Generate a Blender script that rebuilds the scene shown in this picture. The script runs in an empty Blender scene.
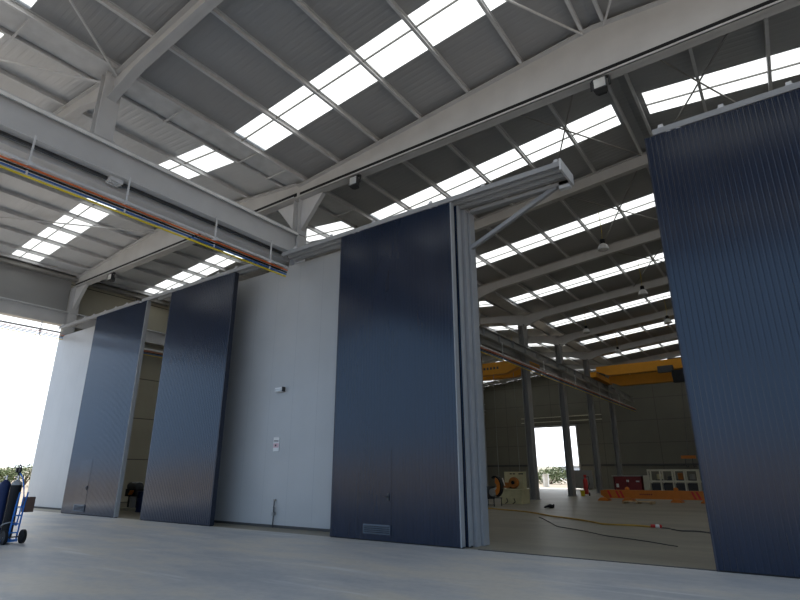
import bpy, math, random
from mathutils import Vector, Matrix
R = random.Random(7)
SC = bpy.context.scene
COL = SC.collection
ORD = ['first', 'second', 'third', 'fourth', 'fifth', 'sixth', 'seventh', 'eighth', 'ninth', 'tenth']

# ------------------------------------------------------------------ materials
def mat(name, col, rough=0.5, metal=0.0, var=0.12, scale=3.0, spec=0.5, bump=0.0, coat=0.0, stretch=None):
    m = bpy.data.materials.new(name); m.use_nodes = True
    nt = m.node_tree; n = nt.nodes; l = nt.links
    b = n['Principled BSDF']
    b.inputs['Roughness'].default_value = rough
    b.inputs['Metallic'].default_value = metal
    b.inputs['Specular IOR Level'].default_value = spec
    b.inputs['Coat Weight'].default_value = coat
    tc = n.new('ShaderNodeTexCoord'); no = n.new('ShaderNodeTexNoise')
    no.inputs['Scale'].default_value = scale; no.inputs['Detail'].default_value = 5
    if stretch:
        mp = n.new('ShaderNodeMapping'); mp.inputs['Scale'].default_value = stretch
        l.new(tc.outputs['Object'], mp.inputs['Vector']); l.new(mp.outputs['Vector'], no.inputs['Vector'])
    else:
        l.new(tc.outputs['Object'], no.inputs['Vector'])
    cr = n.new('ShaderNodeValToRGB')
    cr.color_ramp.elements[0].position = 0.3; cr.color_ramp.elements[1].position = 0.7
    cr.color_ramp.elements[0].color = tuple(c * (1 - var) for c in col) + (1,)
    cr.color_ramp.elements[1].color = tuple(min(1, c * (1 + var)) for c in col) + (1,)
    l.new(no.outputs['Fac'], cr.inputs['Fac']); l.new(cr.outputs['Color'], b.inputs['Base Color'])
    if bump:
        bp = n.new('ShaderNodeBump'); bp.inputs['Strength'].default_value = bump; bp.inputs['Distance'].default_value = 0.02
        l.new(no.outputs['Fac'], bp.inputs['Height']); l.new(bp.outputs['Normal'], b.inputs['Normal'])
    return m

def seam_mat(name, col, axis, step, width, dark, rough=0.45, var=0.05, axis2=None, step2=1.0):
    """flat panel colour with thin darker joint lines every `step` metres along an axis"""
    m = mat(name, col, rough, var=var, scale=0.6)
    nt = m.node_tree; n = nt.nodes; l = nt.links
    b = n['Principled BSDF']; src = b.inputs['Base Color'].links[0].from_socket
    tc = n.new('ShaderNodeTexCoord'); sx = n.new('ShaderNodeSeparateXYZ')
    l.new(tc.outputs['Object'], sx.inputs[0])
    def line(ax, st):
        d = n.new('ShaderNodeMath'); d.operation = 'DIVIDE'; d.inputs[1].default_value = st
        l.new(sx.outputs[ax], d.inputs[0])
        f = n.new('ShaderNodeMath'); f.operation = 'FRACT'; l.new(d.outputs[0], f.inputs[0])
        c = n.new('ShaderNodeMath'); c.operation = 'LESS_THAN'; c.inputs[1].default_value = width / st
        l.new(f.outputs[0], c.inputs[0]); return c.outputs[0]
    fac = line(axis, step)
    if axis2:
        mx = n.new('ShaderNodeMath'); mx.operation = 'MAXIMUM'
        l.new(fac, mx.inputs[0]); l.new(line(axis2, step2), mx.inputs[1]); fac = mx.outputs[0]
    mix = n.new('ShaderNodeMix'); mix.data_type = 'RGBA'
    l.new(fac, mix.inputs['Factor']); l.new(src, mix.inputs['A']); mix.inputs['B'].default_value = dark + (1,)
    l.new(mix.outputs['Result'], b.inputs['Base Color'])
    return m

def floor_mat(nm, c0, c1, c2, c3):
    m = mat(nm, (0.5, 0.5, 0.5), 0.5, var=0.0)
    nt = m.node_tree; n = nt.nodes; l = nt.links; b = n['Principled BSDF']
    tc = n.new('ShaderNodeTexCoord')
    mp = n.new('ShaderNodeMapping'); mp.inputs['Scale'].default_value = (0.22, 0.55, 1); mp.inputs['Rotation'].default_value = (0, 0, 0.35)
    l.new(tc.outputs['Object'], mp.inputs['Vector'])
    a = n.new('ShaderNodeTexNoise'); a.inputs['Scale'].default_value = 1.5; a.inputs['Detail'].default_value = 7; a.inputs['Roughness'].default_value = 0.62
    l.new(mp.outputs['Vector'], a.inputs['Vector'])
    cr = n.new('ShaderNodeValToRGB')
    e = cr.color_ramp.elements
    e[0].position = 0.38; e[0].color = c0
    e[1].position = 0.62; e[1].color = c1
    k = e.new(0.5); k.color = c2
    l.new(a.outputs['Fac'], cr.inputs['Fac'])
    f = n.new('ShaderNodeTexNoise'); f.inputs['Scale'].default_value = 9; f.inputs['Detail'].default_value = 6
    l.new(tc.outputs['Object'], f.inputs['Vector'])
    mx = n.new('ShaderNodeMix'); mx.data_type = 'RGBA'; mx.blend_type = 'MULTIPLY'; mx.inputs['Factor'].default_value = 0.35
    cr2 = n.new('ShaderNodeValToRGB'); cr2.color_ramp.elements[0].color = (0.8, 0.8, 0.8, 1); cr2.color_ramp.elements[0].position = 0.35; cr2.color_ramp.elements[1].position = 0.6
    l.new(f.outputs['Fac'], cr2.inputs['Fac'])
    l.new(cr.outputs['Color'], mx.inputs['A']); l.new(cr2.outputs['Color'], mx.inputs['B'])
    # scuffs and pale drag marks
    mp2 = n.new('ShaderNodeMapping'); mp2.inputs['Scale'].default_value = (0.35, 3.0, 1); mp2.inputs['Rotation'].default_value = (0, 0, -0.25)
    l.new(tc.outputs['Object'], mp2.inputs['Vector'])
    g = n.new('ShaderNodeTexNoise'); g.inputs['Scale'].default_value = 0.9; g.inputs['Detail'].default_value = 3
    l.new(mp2.outputs['Vector'], g.inputs['Vector'])
    cr3 = n.new('ShaderNodeValToRGB'); cr3.color_ramp.elements[0].position = 0.62; cr3.color_ramp.elements[1].position = 0.72
    cr3.color_ramp.elements[0].color = (0, 0, 0, 1); cr3.color_ramp.elements[1].color = (0.6, 0.6, 0.6, 1)
    l.new(g.outputs['Fac'], cr3.inputs['Fac'])
    mx2 = n.new('ShaderNodeMix'); mx2.data_type = 'RGBA'
    l.new(cr3.outputs['Color'], mx2.inputs['Factor']); l.new(mx.outputs['Result'], mx2.inputs['A']); mx2.inputs['B'].default_value = c3
    l.new(mx2.outputs['Result'], b.inputs['Base Color'])
    return m

def translucent_mat():
    m = bpy.data.materials.new('fibreglass_skylight'); m.use_nodes = True
    nt = m.node_tree; n = nt.nodes; l = nt.links
    n.remove(n['Principled BSDF'])
    o = n['Material Output']; t = n.new('ShaderNodeBsdfTranslucent')
    w = n.new('ShaderNodeTexNoise'); w.inputs['Scale'].default_value = 0.8
    cr = n.new('ShaderNodeValToRGB'); cr.color_ramp.elements[0].color = (0.25, 0.255, 0.25, 1); cr.color_ramp.elements[1].color = (0.29, 0.295, 0.29, 1)
    tc = n.new('ShaderNodeTexCoord'); l.new(tc.outputs['Object'], w.inputs['Vector'])
    l.new(w.outputs['Fac'], cr.inputs['Fac']); l.new(cr.outputs['Color'], t.inputs['Color'])
    l.new(t.outputs[0], o.inputs['Surface'])
    return m

M = dict(
    steel=mat('painted_grey_steel', (0.53, 0.53, 0.53), 0.5, scale=1.2, var=0.06),
    steel_dk=mat('dark_grey_steel', (0.27, 0.265, 0.25), 0.55, scale=1.2, var=0.08),  # small parts' own grey; on inner columns, beams and braces, painted-in shade
    galv=mat('galvanised_steel', (0.58, 0.585, 0.59), 0.42, scale=2.0, var=0.12),
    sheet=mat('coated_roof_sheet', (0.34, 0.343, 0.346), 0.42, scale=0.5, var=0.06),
    sheet_l=mat('coated_roof_sheet_lit', (0.58, 0.59, 0.60), 0.36, scale=0.5, var=0.05),  # outer bay roof: its stronger light is put into a paler sheet colour
    blue=mat('navy_ribbed_coating', (0.005, 0.0125, 0.032), 0.18, scale=1.5, var=0.10, spec=0.5, stretch=(1, 1, 0.2)),
    blue_dk=mat('navy_edge', (0.010, 0.014, 0.028), 0.45),
    trim=mat('silver_edge_trim', (0.30, 0.305, 0.31), 0.45, var=0.04),
    white=seam_mat('white_sandwich_panel', (0.40, 0.41, 0.412), 'X', 1.15, 0.012, (0.31, 0.32, 0.335), 0.34),
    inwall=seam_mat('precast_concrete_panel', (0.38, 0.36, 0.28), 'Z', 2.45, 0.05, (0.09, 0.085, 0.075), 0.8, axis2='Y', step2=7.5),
    backwall=seam_mat('precast_concrete_shaded', (0.15, 0.145, 0.115), 'Z', 2.45, 0.06, (0.09, 0.085, 0.075), 0.8, axis2='X', step2=6.0),  # same concrete as inwall, with the rear shade put into the colour
    fascia=mat('grey_cladding', (0.30, 0.30, 0.295), 0.5, scale=0.4, var=0.05),
    floor=floor_mat('poured_concrete', (0.35, 0.365, 0.385, 1), (0.54, 0.50, 0.435, 1), (0.45, 0.445, 0.435, 1), (0.62, 0.62, 0.61, 1)), hallfloor=floor_mat('dimmed_hall_concrete', (0.165, 0.15, 0.112, 1), (0.23, 0.205, 0.15, 1), (0.195, 0.177, 0.133, 1), (0.26, 0.24, 0.185, 1)), sky=translucent_mat(),  # hallfloor: tan slab, its colour darkened to paint in the dim interior
    sand=mat('dry_sandy_earth', (0.135, 0.108, 0.078), 0.95, scale=0.25, var=0.18, bump=0.4),
    bank=mat('brown_earth_bank', (0.135, 0.115, 0.092), 0.95, scale=0.3, var=0.3, bump=0.5),
    hill=mat('pale_far_hill', (0.15, 0.14, 0.105), 0.95, scale=0.05, var=0.15),
    leaf=mat('bush_leaves', (0.085, 0.11, 0.038), 0.75, scale=0.8, var=0.4),
    bark=mat('bark', (0.16, 0.11, 0.07), 0.9),
    crane=mat('crane_yellow', (0.60, 0.25, 0.003), 0.6, var=0.05),
    orange=mat('safety_orange', (0.50, 0.15, 0.008), 0.5, var=0.08),
    red=mat('signal_red', (0.50, 0.02, 0.015), 0.5), dkred=mat('maroon_steel', (0.17, 0.013, 0.015), 0.5),
    black=mat('black_rubber', (0.008, 0.008, 0.009), 0.6, spec=.3), dark=mat('dark_machine_paint', (0.035, 0.037, 0.04), 0.5),
    cream=mat('cream_paint', (0.52, 0.47, 0.27), 0.55, var=0.12), ivory=mat('ivory_paint', (0.56, 0.54, 0.42), 0.5),
    whitep=mat('white_paint', (0.75, 0.75, 0.73), 0.45), bluep=mat('bright_blue_paint', (0.02, 0.16, 0.52), 0.42),
    blued=mat('dark_blue_paint', (0.008, 0.02, 0.075), 0.5, spec=.3), yellow=mat('cable_yellow', (0.75, 0.58, 0.02), 0.45),
    busred=mat('conductor_orange_red', (0.62, 0.13, 0.03), 0.45), busblue=mat('conductor_blue', (0.02, 0.11, 0.36), 0.45),
    chrome=mat('polished_metal', (0.62, 0.62, 0.62), 0.22, metal=1.0), glass=mat('lamp_glass', (0.55, 0.56, 0.55), 0.12, spec=0.8),
    wood=mat('raw_pallet_wood', (0.42, 0.30, 0.16), 0.8, var=0.25), hose=mat('ochre_hose', (0.42, 0.25, 0.04), 0.6),
    joint=mat('joint_sealant', (0.06, 0.06, 0.06), 0.8), rust=mat('orange_brown_rust', (0.34, 0.12, 0.02), 0.8, var=0.4),
)

# ------------------------------------------------------------------ mesh builder
class MB:
    def __init__(s): s.v = []; s.f = []
    def add(s, vs, fs):
        o = len(s.v); s.v += [Vector(v) for v in vs]; s.f += [tuple(i + o for i in f) for f in fs]; return s
    def box(s, x0, x1, y0, y1, z0, z1):
        return s.add([(x0, y0, z0), (x1, y0, z0), (x1, y1, z0), (x0, y1, z0), (x0, y0, z1), (x1, y0, z1), (x1, y1, z1), (x0, y1, z1)],
                     [(0, 3, 2, 1), (4, 5, 6, 7), (0, 1, 5, 4), (1, 2, 6, 5), (2, 3, 7, 6), (3, 0, 4, 7)])
    def loft(s, rings, closed=True, caps=True):
        n = len(rings[0]); vs = [p for r in rings for p in r]; fs = []
        for k in range(len(rings) - 1):
            for i in range(n if closed else n - 1):
                j = (i + 1) % n
                fs.append((k * n + i, k * n + j, (k + 1) * n + j, (k + 1) * n + i))
        if caps and closed:
            fs.append(tuple(range(n - 1, -1, -1))); fs.append(tuple((len(rings) - 1) * n + i for i in range(n)))
        return s.add(vs, fs)
    def sect(s, p, q, prof, up=(0, 0, 1)):
        """extrude a 2-D profile (side, up) from p to q"""
        p, q = Vector(p), Vector(q); d = (q - p).normalized(); u = Vector(up)
        sd = d.cross(u)
        if sd.length < 1e-4: sd = d.cross(Vector((1, 0, 0)))
        sd.normalize(); u = sd.cross(d)
        return s.loft([[p + sd * a + u * b for a, b in prof], [q + sd * a + u * b for a, b in prof]])
    def bar(s, p, q, w, h=None, up=(0, 0, 1)):
        h = h or w
        return s.sect(p, q, [(-w / 2, -h / 2), (w / 2, -h / 2), (w / 2, h / 2), (-w / 2, h / 2)], up)
    def ibeam(s, p, q, w, h, tf=0.02, tw=0.012, up=(0, 0, 1)):
        a, b, t = w / 2, h / 2, tw / 2
        return s.sect(p, q, [(-a, -b), (a, -b), (a, -b + tf), (t, -b + tf), (t, b - tf), (a, b - tf), (a, b), (-a, b), (-a, b - tf), (-t, b - tf), (-t, -b + tf), (-a, -b + tf)], up)
    def tube(s, pts, r, n=8):
        pts = [Vector(p) for p in pts]; rings = []
        for i, p in enumerate(pts):
            d = (pts[min(i + 1, len(pts) - 1)] - pts[max(i - 1, 0)]).normalized()
            a = d.cross(Vector((0, 0, 1)))
            if a.length < 1e-3: a = d.cross(Vector((1, 0, 0)))
            a.normalize(); b = a.cross(d)
            rr = r[i] if isinstance(r, (list, tuple)) else r
            rings.append([p + (a * math.cos(2 * math.pi * k / n) + b * math.sin(2 * math.pi * k / n)) * rr for k in range(n)])
        return s.loft(rings)
    def lathe(s, c, prof, n=20, axis='Z'):
        c = Vector(c); rings = []
        for r, z in prof:
            ring = []
            for k in range(n):
                a = 2 * math.pi * k / n; x, y = r * math.cos(a), r * math.sin(a)
                ring.append(c + (Vector((x, y, z)) if axis == 'Z' else Vector((z, x, y)) if axis == 'X' else Vector((x, z, y))))
            rings.append(ring)
        return s.loft(rings)
    def prism(s, poly, y0, y1):
        """polygon in X-Z extruded along Y"""
        return s.loft([[(x, y0, z) for x, z in poly], [(x, y1, z) for x, z in poly]])
    def build(s, name, m, parent=None, smooth=False, **tags):
        if parent is not None: org = parent_loc(parent)
        else:
            xs = [v.x for v in s.v]; ys = [v.y for v in s.v]; zs = [v.z for v in s.v]
            org = Vector(((min(xs) + max(xs)) / 2, (min(ys) + max(ys)) / 2, min(zs)))
        me = bpy.data.meshes.new(name); me.from_pydata([v - org for v in s.v], [], s.f); me.update()
        import bmesh
        bm = bmesh.new(); bm.from_mesh(me); bmesh.ops.recalc_face_normals(bm, faces=bm.faces); bm.to_mesh(me); bm.free()
        me.materials.append(M[m] if isinstance(m, str) else m)
        if smooth:
            me.polygons.foreach_set('use_smooth', [True] * len(me.polygons)); me.set_sharp_from_angle(angle=math.radians(40))
        o = bpy.data.objects.new(name, me); COL.objects.link(o)
        if parent is not None: o.parent = parent
        else: o.location = org
        for k, v in tags.items(): o[k] = v
        return o

def parent_loc(o):
    l = o.location.copy()
    while o.parent: o = o.parent; l += o.location
    return l
def thing(name, label, cat, loc, group=None):
    o = bpy.data.objects.new(name, None); COL.objects.link(o); o.location = loc; o.empty_display_size = 0.3
    o['label'] = label; o['category'] = cat
    if group: o['group'] = group
    return o
def tag(o, label, cat, group=None):
    o['label'] = label; o['category'] = cat
    if group: o['group'] = group
    return o
def struct(o): o['kind'] = 'structure'; return o
def copy_thing(r, loc, label):
    c = r.copy(); COL.objects.link(c); c.location = loc; c['label'] = label
    for ch in list(r.children):
        d = ch.copy(); COL.objects.link(d); d.parent = c
        for g in list(ch.children):
            e = g.copy(); COL.objects.link(e); e.parent = d
    return c

# ------------------------------------------------------------------ dimensions
YD = 11.8                      # face of the sliding doors
YW = 12.7                      # fixed white wall
FR = [-2.0 + 7.5 * k for k in range(10)]      # portal frames
XL, XV, XR, XE = -32.9, -14.2, -2.45, 9.3     # left eave, valley, main ridge, right eave
XLR = -23.4                                   # left bay ridge
Y0, Y1 = -10.0, 65.7
def top_main(x): return 13.75 - 0.1 * abs(x - XR)
def top_left(x): return 13.60 - 0.1 * abs(x - XLR)

# ------------------------------------------------------------------ floor and land
struct(MB().box(-33.2, 14, Y0, 11.8, -0.2, 0).build('floor', 'floor'))
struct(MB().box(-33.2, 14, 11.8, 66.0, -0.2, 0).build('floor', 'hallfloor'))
g = MB()
N = 40
def land(x, y):
    return -0.06
struct(MB().box(-700, 700, -500, 700, -0.6, -0.05).build('ground', 'sand'))
# earth bank behind the photographer (seen in the doors' gloss)
def ridge(name, p0, p1, hgt, wid, m, seg=60, seed=1):
    r = random.Random(seed); p0, p1 = Vector(p0), Vector(p1); d = (p1 - p0); nrm = Vector((-d.y, d.x, 0)).normalized()
    hs = [hgt * (0.8 + 0.2 * math.sin(k * 0.7 + seed) * math.sin(k * 0.23) + 0.1 * r.random()) for k in range(seg + 1)]
    rings = []
    for k in range(seg + 1):
        c = p0 + d * (k / seg)
        rings.append([c - nrm * wid + Vector((0, 0, -0.5)), c - nrm * wid * .4 + Vector((0, 0, hs[k] * .75)), c + Vector((0, 0, hs[k])), c + nrm * wid * .4 + Vector((0, 0, hs[k] * .75)), c + nrm * wid + Vector((0, 0, -0.5))])
    mb = MB(); mb.loft(rings)
    return struct(mb.build(name, m, smooth=True))
ridge('earth_bank', (-150, -75, 0), (90, -75, 0), 5.2, 14, 'bank', seed=2)
ridge('hill', (-420, 420, 0), (120, 520, 0), 9, 120, 'hill', seed=5)
ridge('hill', (-520, -60, 0), (-420, 420, 0), 7, 110, 'hill', seed=8)

def bush(x, y, h, w, label, group, n=900, seed=0, shape=0):
    r = random.Random(seed)
    t = thing('bush', label, 'bush', (x, y, -0.05), group)
    tr = MB()
    for k in range(4):
        a = r.random() * 6.28
        tr.tube([(x, y, -0.08), (x + math.cos(a) * w * .12, y + math.sin(a) * w * .12, h * .35), (x + math.cos(a) * w * .3, y + math.sin(a) * w * .3, h * .7)], [.09, .06, .02], 6)
    tr.build('stem', 'bark', t)
    lf = MB()
    lobes = [(r.uniform(-.3, .3) * w, r.uniform(-.3, .3) * w, r.uniform(.18, .62) * h, r.uniform(.28, .42)) for _ in range(7)]
    for k in range(n):
        lx, ly, lz, lr = lobes[k % 7]
        d = Vector((r.gauss(0, 1), r.gauss(0, 1), r.gauss(0, 1))).normalized() * (r.random() ** .4)
        c = Vector((x + lx + d.x * lr * w, y + ly + d.y * lr * w, max(.05, lz + d.z * lr * h * .8)))
        s = r.uniform(.10, .2) * (0.6 + h / 6)
        u = Vector((r.gauss(0, 1), r.gauss(0, 1), r.gauss(0, 1))).normalized(); v = u.cross(Vector((r.gauss(0, 1), r.gauss(0, 1), r.gauss(0, 1)))).normalized()
        lf.add([c - u * s, c + v * s * .5, c + u * s, c - v * s * .5], [(0, 1, 2, 3)])
    lf.build('foliage', 'leaf', t)
    return t
for i, (x, y, h, w, lb) in enumerate([
    (-88, 27.0, 3.4, 6, 'green bush beyond the open left side, cut by the left photo edge'),
    (-86, 29.6, 3.0, 5, 'green bush just right of the gas cylinder top, beyond the open side'),
    (-84, 31.8, 3.3, 5, 'green bush beyond the open side, nearest to the white left wall panel'),
    (-104, 35.5, 3.6, 7, 'farther green bush behind the row left of the white panel'),
    (-104, 30.5, 3.8, 7, 'farther green bush behind the gas cylinders at the left edge')]):
    bush(x, y, h, w, lb, 'bushes beyond the open left side', seed=20 + i, n=800)
bush(-34.5, 93, 3.5, 9.0, 'rounded green bush outside the rear doorway, behind the white posts', 'bushes outside the rear doorway', seed=41, n=2400)
bush(-28.5, 101, 2.7, 9.0, 'lower green bush right of the rounded one outside the rear doorway', 'bushes outside the rear doorway', seed=42, n=2200)
t = thing('gate_post', 'thick white post standing outside the rear doorway in front of the bush', 'post', (-27.6, 73, -.05), 'white posts outside the rear doorway')
MB().box(-27.85, -27.35, 72.8, 73.2, -.1, 1.5).build('post', 'whitep', t); MB().box(-27.92, -27.28, 72.7, 73.3, 1.5, 1.6).build('cap', 'whitep', t)
t = thing('gate_post', 'slimmer white post left of the thick one outside the rear doorway', 'post', (-28.6, 74.5, -.05), 'white posts outside the rear doorway')
MB().box(-28.7, -28.5, 74.4, 74.6, -.1, 1.45).build('post', 'whitep', t); MB().box(-28.74, -28.46, 74.35, 74.65, 1.45, 1.52).build('cap', 'whitep', t)
tag(MB().tube([(-26.4, 75, 1.0), (-24.9, 75, .0)], .06).build('leaning_pole', 'whitep'), 'white pole leaning outside the rear doorway, right of the white posts', 'pole')
t = thing('farm_building', 'small low white building far outside the rear doorway', 'building', (-62, 190, -.05))
MB().box(-66, -56, 187, 194, -.1, 3.6).build('wall', 'whitep', t); MB().box(-66.3, -55.7, 186.7, 194.3, 3.6, 4.0).build('roof', 'fascia', t)
for k in range(3): MB().box(-65 + 3 * k, -63.6 + 3 * k, 186.9, 187.02, 1.2, 2.4).build('window', 'dark', t)

# ------------------------------------------------------------------ walls
def bx(*a): return MB().box(*a)
w = MB().box(-33.15, -32.95, 12.8, Y1, 0, 12.83); struct(w.build('wall_left', 'inwall'))
struct(MB().box(-33.15, -32.95, Y0, 12.8, 10.45, 12.83).build('wall_left_upper', 'fascia'))
struct(MB().box(9.75, 9.95, 12.9, Y1, 0, 12.7).build('wall_right', 'inwall'))
DX0, DX1, DZ = -26.3, -20.7, 7.1
w = MB(); w.box(-33.15, DX0, 65.7, 65.95, 0, 12.6); w.box(DX1, 9.95, 65.7, 65.95, 0, 12.6); w.box(DX0, DX1, 65.7, 65.95, DZ, 12.6)
w.prism([(-33.15, 12.6), (-14.4, 12.6), (-14.4, 12.9), (XLR, 13.79), (-33.15, 12.82)], 65.7, 65.95); w.prism([(-14.4, 12.6), (9.95, 12.6), (9.95, 12.72), (XR, 13.94), (-14.4, 12.82)], 65.7, 65.95)
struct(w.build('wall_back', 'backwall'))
w = MB(); w.box(DX0 - .2, DX0, 65.55, 65.98, 0, DZ + .2); w.box(DX1, DX1 + .2, 65.55, 65.98, 0, DZ + .2); w.box(DX0, DX1, 65.55, 65.98, DZ, DZ + .2)
struct(w.build('trim_1', 'steel_dk'))
struct(MB().box(-33.0, DX0 - .25, 65.58, 65.7, 2.5, 2.66).build('trim_3', 'joint')); struct(MB().box(DX1 + .25, 9.75, 65.58, 65.7, 2.5, 2.66).build('trim_4', 'joint'))
struct(MB().box(-27.5, -17.5, 65.5, 65.6, 7.7, 7.78).build('trim_5', 'ivory')); struct(MB().box(-27.5, -17.5, 65.5, 65.6, 8.25, 8.32).build('trim_6', 'ivory'))
# fixed white panel walls between the doors
def white_wall(name, x0, x1):
    o = struct(MB().box(x0, x1, YW, YW + .12, .08, 9.05).build(name, 'white'))
    struct(MB().box(x0, x1, YW + .02, YW + .10, 0, .08).build(name.replace('wall', 'baseboard'), 'joint'))
white_wall('wall_middle', -20.4, -6.62)
white_wall('wall_outer', -32.85, -24.2)

# ------------------------------------------------------------------ roof
def sheet(name, x0, x1, ys, zf, m, per=0.22):
    mb = MB(); nx = 2
    for y0, y1 in ys:
        n = max(1, int((y1 - y0) / per)); p = (y1 - y0) / n; pr = []
        for k in range(n):
            a = y0 + k * p
            pr += [(a, 0), (a + p * .55, 0), (a + p * .65, .004), (a + p * .9, .004)]
        pr.append((y1, 0))
        rings = [[(x, y, zf(x) + z) for y, z in pr] for x in (x0, x1)]
        mb.loft(rings, closed=False, caps=False)
    return struct(mb.build(name, m))
PH = 0.2                         # purlin depth
STR = [(-5.6, -4.4), (1.9, 3.1)] + [(9.38 + 7.5 * k, 10.72 + 7.5 * k) for k in range(8)]
STR = [s for s in STR if s[1] < Y1]
def gaps():
    ys = []; a = Y0
    for s in STR: ys.append((a, s[0])); a = s[1]
    ys.append((a, Y1)); return ys
G = gaps()
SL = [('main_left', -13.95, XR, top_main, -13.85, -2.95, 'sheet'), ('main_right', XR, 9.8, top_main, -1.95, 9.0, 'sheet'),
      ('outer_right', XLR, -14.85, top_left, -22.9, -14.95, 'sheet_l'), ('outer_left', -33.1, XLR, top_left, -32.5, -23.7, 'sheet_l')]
wn = 0
for nm, x0, x1, tf, s0, s1, m in SL:
    zf = lambda x, tf=tf: tf(x) + PH
    sheet('ceiling', x0, x1, G, zf, m)
    sheet('ceiling', x0, s0, STR, zf, m); sheet('ceiling', s1, x1, STR, zf, m)
    for y0, y1 in STR:
        wn += 1
        o = sheet('window_%d' % wn, s0, s1, [(y0, y1)], zf, 'sky')
        b = MB(); yc = y0 + (y1 - y0) * (.3 if y0 < 12 else .5)
        zc = -.06
        b.bar((s0, yc, zf(s0) + zc), (s1, yc, zf(s1) + zc), .035, .05)
        b.build('mullion', 'steel_dk', o)
# valley gutter and eave gutter
gt = MB()
gt.loft([[(-15.1, y, 13.0), (-14.95, y, 12.87), (-13.8, y, 12.87), (-13.65, y, 12.95), (-13.68, y, 12.97), (-13.82, y, 12.9), (-14.93, y, 12.9), (-15.07, y, 13.02)] for y in (Y0, Y1)])
struct(gt.build('valley_gutter', 'galv'))
struct(MB().box(-33.0, -32.55, Y0, Y1, 12.45, 12.62).build('eave_gutter', 'steel_dk'))

# purlins
def purlin(x, tf, label, group):
    z = tf(x); s = 1 if True else -1
    c = [(-.035, 0), (.035, 0), (.035, .03), (.015, .03), (.015, PH - .03), (.035, PH - .03), (.035, PH), (-.035, PH), (-.035, PH - .03), (-.015, PH - .03), (-.015, .03), (-.035, .03)]
    c = [(-.04, 0), (.05, 0), (.05, .045), (.035, .045), (.035, .015), (-.025, .015), (-.025, PH - .015), (.04, PH - .015), (.04, PH), (-.04, PH)]
    o = MB().sect((x, Y0, z), (x, Y1, z), c).build('purlin', 'galv')
    tag(o, label, 'purlin', group); return o
for i, x in enumerate([-2.75, -4.6, -6.45, -8.3, -10.15, -12.0, -13.75]):
    purlin(x, top_main, ('grey purlin nearest the main ridge on its left slope' if i == 0 else '%s grey purlin down from the main ridge, left slope' % ORD[i] if i < 6 else 'grey purlin along the right edge of the valley gutter'), 'purlins on the left slope of the main roof')
for i, x in enumerate([-2.15, -.3, 1.55, 3.4, 5.25]):
    purlin(x, top_main, ('grey purlin nearest the main ridge on its right slope' if i == 0 else '%s grey purlin down from the main ridge, right slope' % ORD[i]), 'purlins on the right slope of the main roof')
for i, x in enumerate([-15.05, -17.2, -18.9, -20.6, -22.3, -23.1]):
    purlin(x, top_left, ('grey purlin along the left edge of the valley gutter' if i == 0 else '%s grey purlin left of the valley gutter, outer bay roof' % ORD[i]), 'purlins on the right slope of the outer bay roof')
for i, x in enumerate([-23.8, -24.6, -26.1, -27.75, -29.4, -31.2, -32.4]):
    purlin(x, top_left, ('grey purlin nearest the outer bay ridge on its left slope' if i == 0 else 'grey purlin along the outer left eave' if i == 6 else '%s grey purlin down from the outer bay ridge, left slope' % ORD[i]), 'purlins on the left slope of the outer bay roof')
def tie(x0, x1, y, tf, label):
    tag(MB().bar((x0, y, tf(x0) + .06), (x1, y, tf(x1) + .06), .05).build('purlin_tie', 'galv'), label, 'tie bar', 'short tie bars across the valley gutter')
lin = lambda x: 12.68
for y, lb in [(3.2, 'short tie bar across the gutter at the upper left corner, nearest the camera'), (7.6, 'short tie bar across the gutter just past the post on the girder'), (10.6, 'short tie bar across the gutter below the start of the long skylight'), (12.0, 'short tie bar across the gutter just before the big rafter beam'), (16.0, 'short tie bar across the gutter just behind the big rafter beam')]:
    tie(-15.05, -13.75, y, lin, lb)

# portal frame rafters
def plate_rafter(name, y, xs, botf, topf, label, group, fl=0.30, stiff=(), m='steel'):
    """welded I-section: web + flanges following a bottom and a top line"""
    mb = MB(); h = fl / 2
    poly = [(x, botf(x)) for x in xs] + [(x, topf(x)) for x in reversed(xs)]
    mb.prism(poly, y - .008, y + .008)
    for a, b in zip(xs[:-1], xs[1:]):
        for f0, dz in ((botf, .022), (topf, -.022)):
            za, zb = f0(a), f0(b)
            mb.loft([[(a, y - h, za), (a, y + h, za), (a, y + h, za + dz), (a, y - h, za + dz)], [(b, y - h, zb), (b, y + h, zb), (b, y + h, zb + dz), (b, y - h, zb + dz)]])
    for x in stiff:
        mb.box(x - .007, x + .007, y - h * .9, y + h * .9, botf(x) + .02, topf(x) - .02)
    o = mb.build(name, m); tag(o, label, 'rafter beam', group)
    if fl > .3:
        MB().box(xs[0] + .1, xs[-1] - .1, y - .05, y - .01, botf(xs[0]) + .17, botf(xs[0]) + .29).build('painted_shade_line', 'black', o)  # black strip painting the shade line above the bottom flange
        MB().box(xs[0] + .1, xs[-1] - .1, y - h, y - h + .012, botf(xs[0]) - .0, botf(xs[0]) + .08).build('flange_lip', m, o)
    return o
where = {1: 'in front of the doors, resting on a post on the girder', 2: 'right above the row of doors', 3: 'just behind the doors', 4: 'second behind the doors', 5: 'third behind the doors', 6: 'fourth behind the doors', 7: 'fifth behind the doors', 8: 'sixth behind the doors'}
def haunched(x, e0, e1, tf, d=.52):
    k = max(0, 1 - abs(x - e0) / 1.6, 1 - abs(x - e1) / 1.6)
    return tf(x) - d - .32 * k
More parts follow.
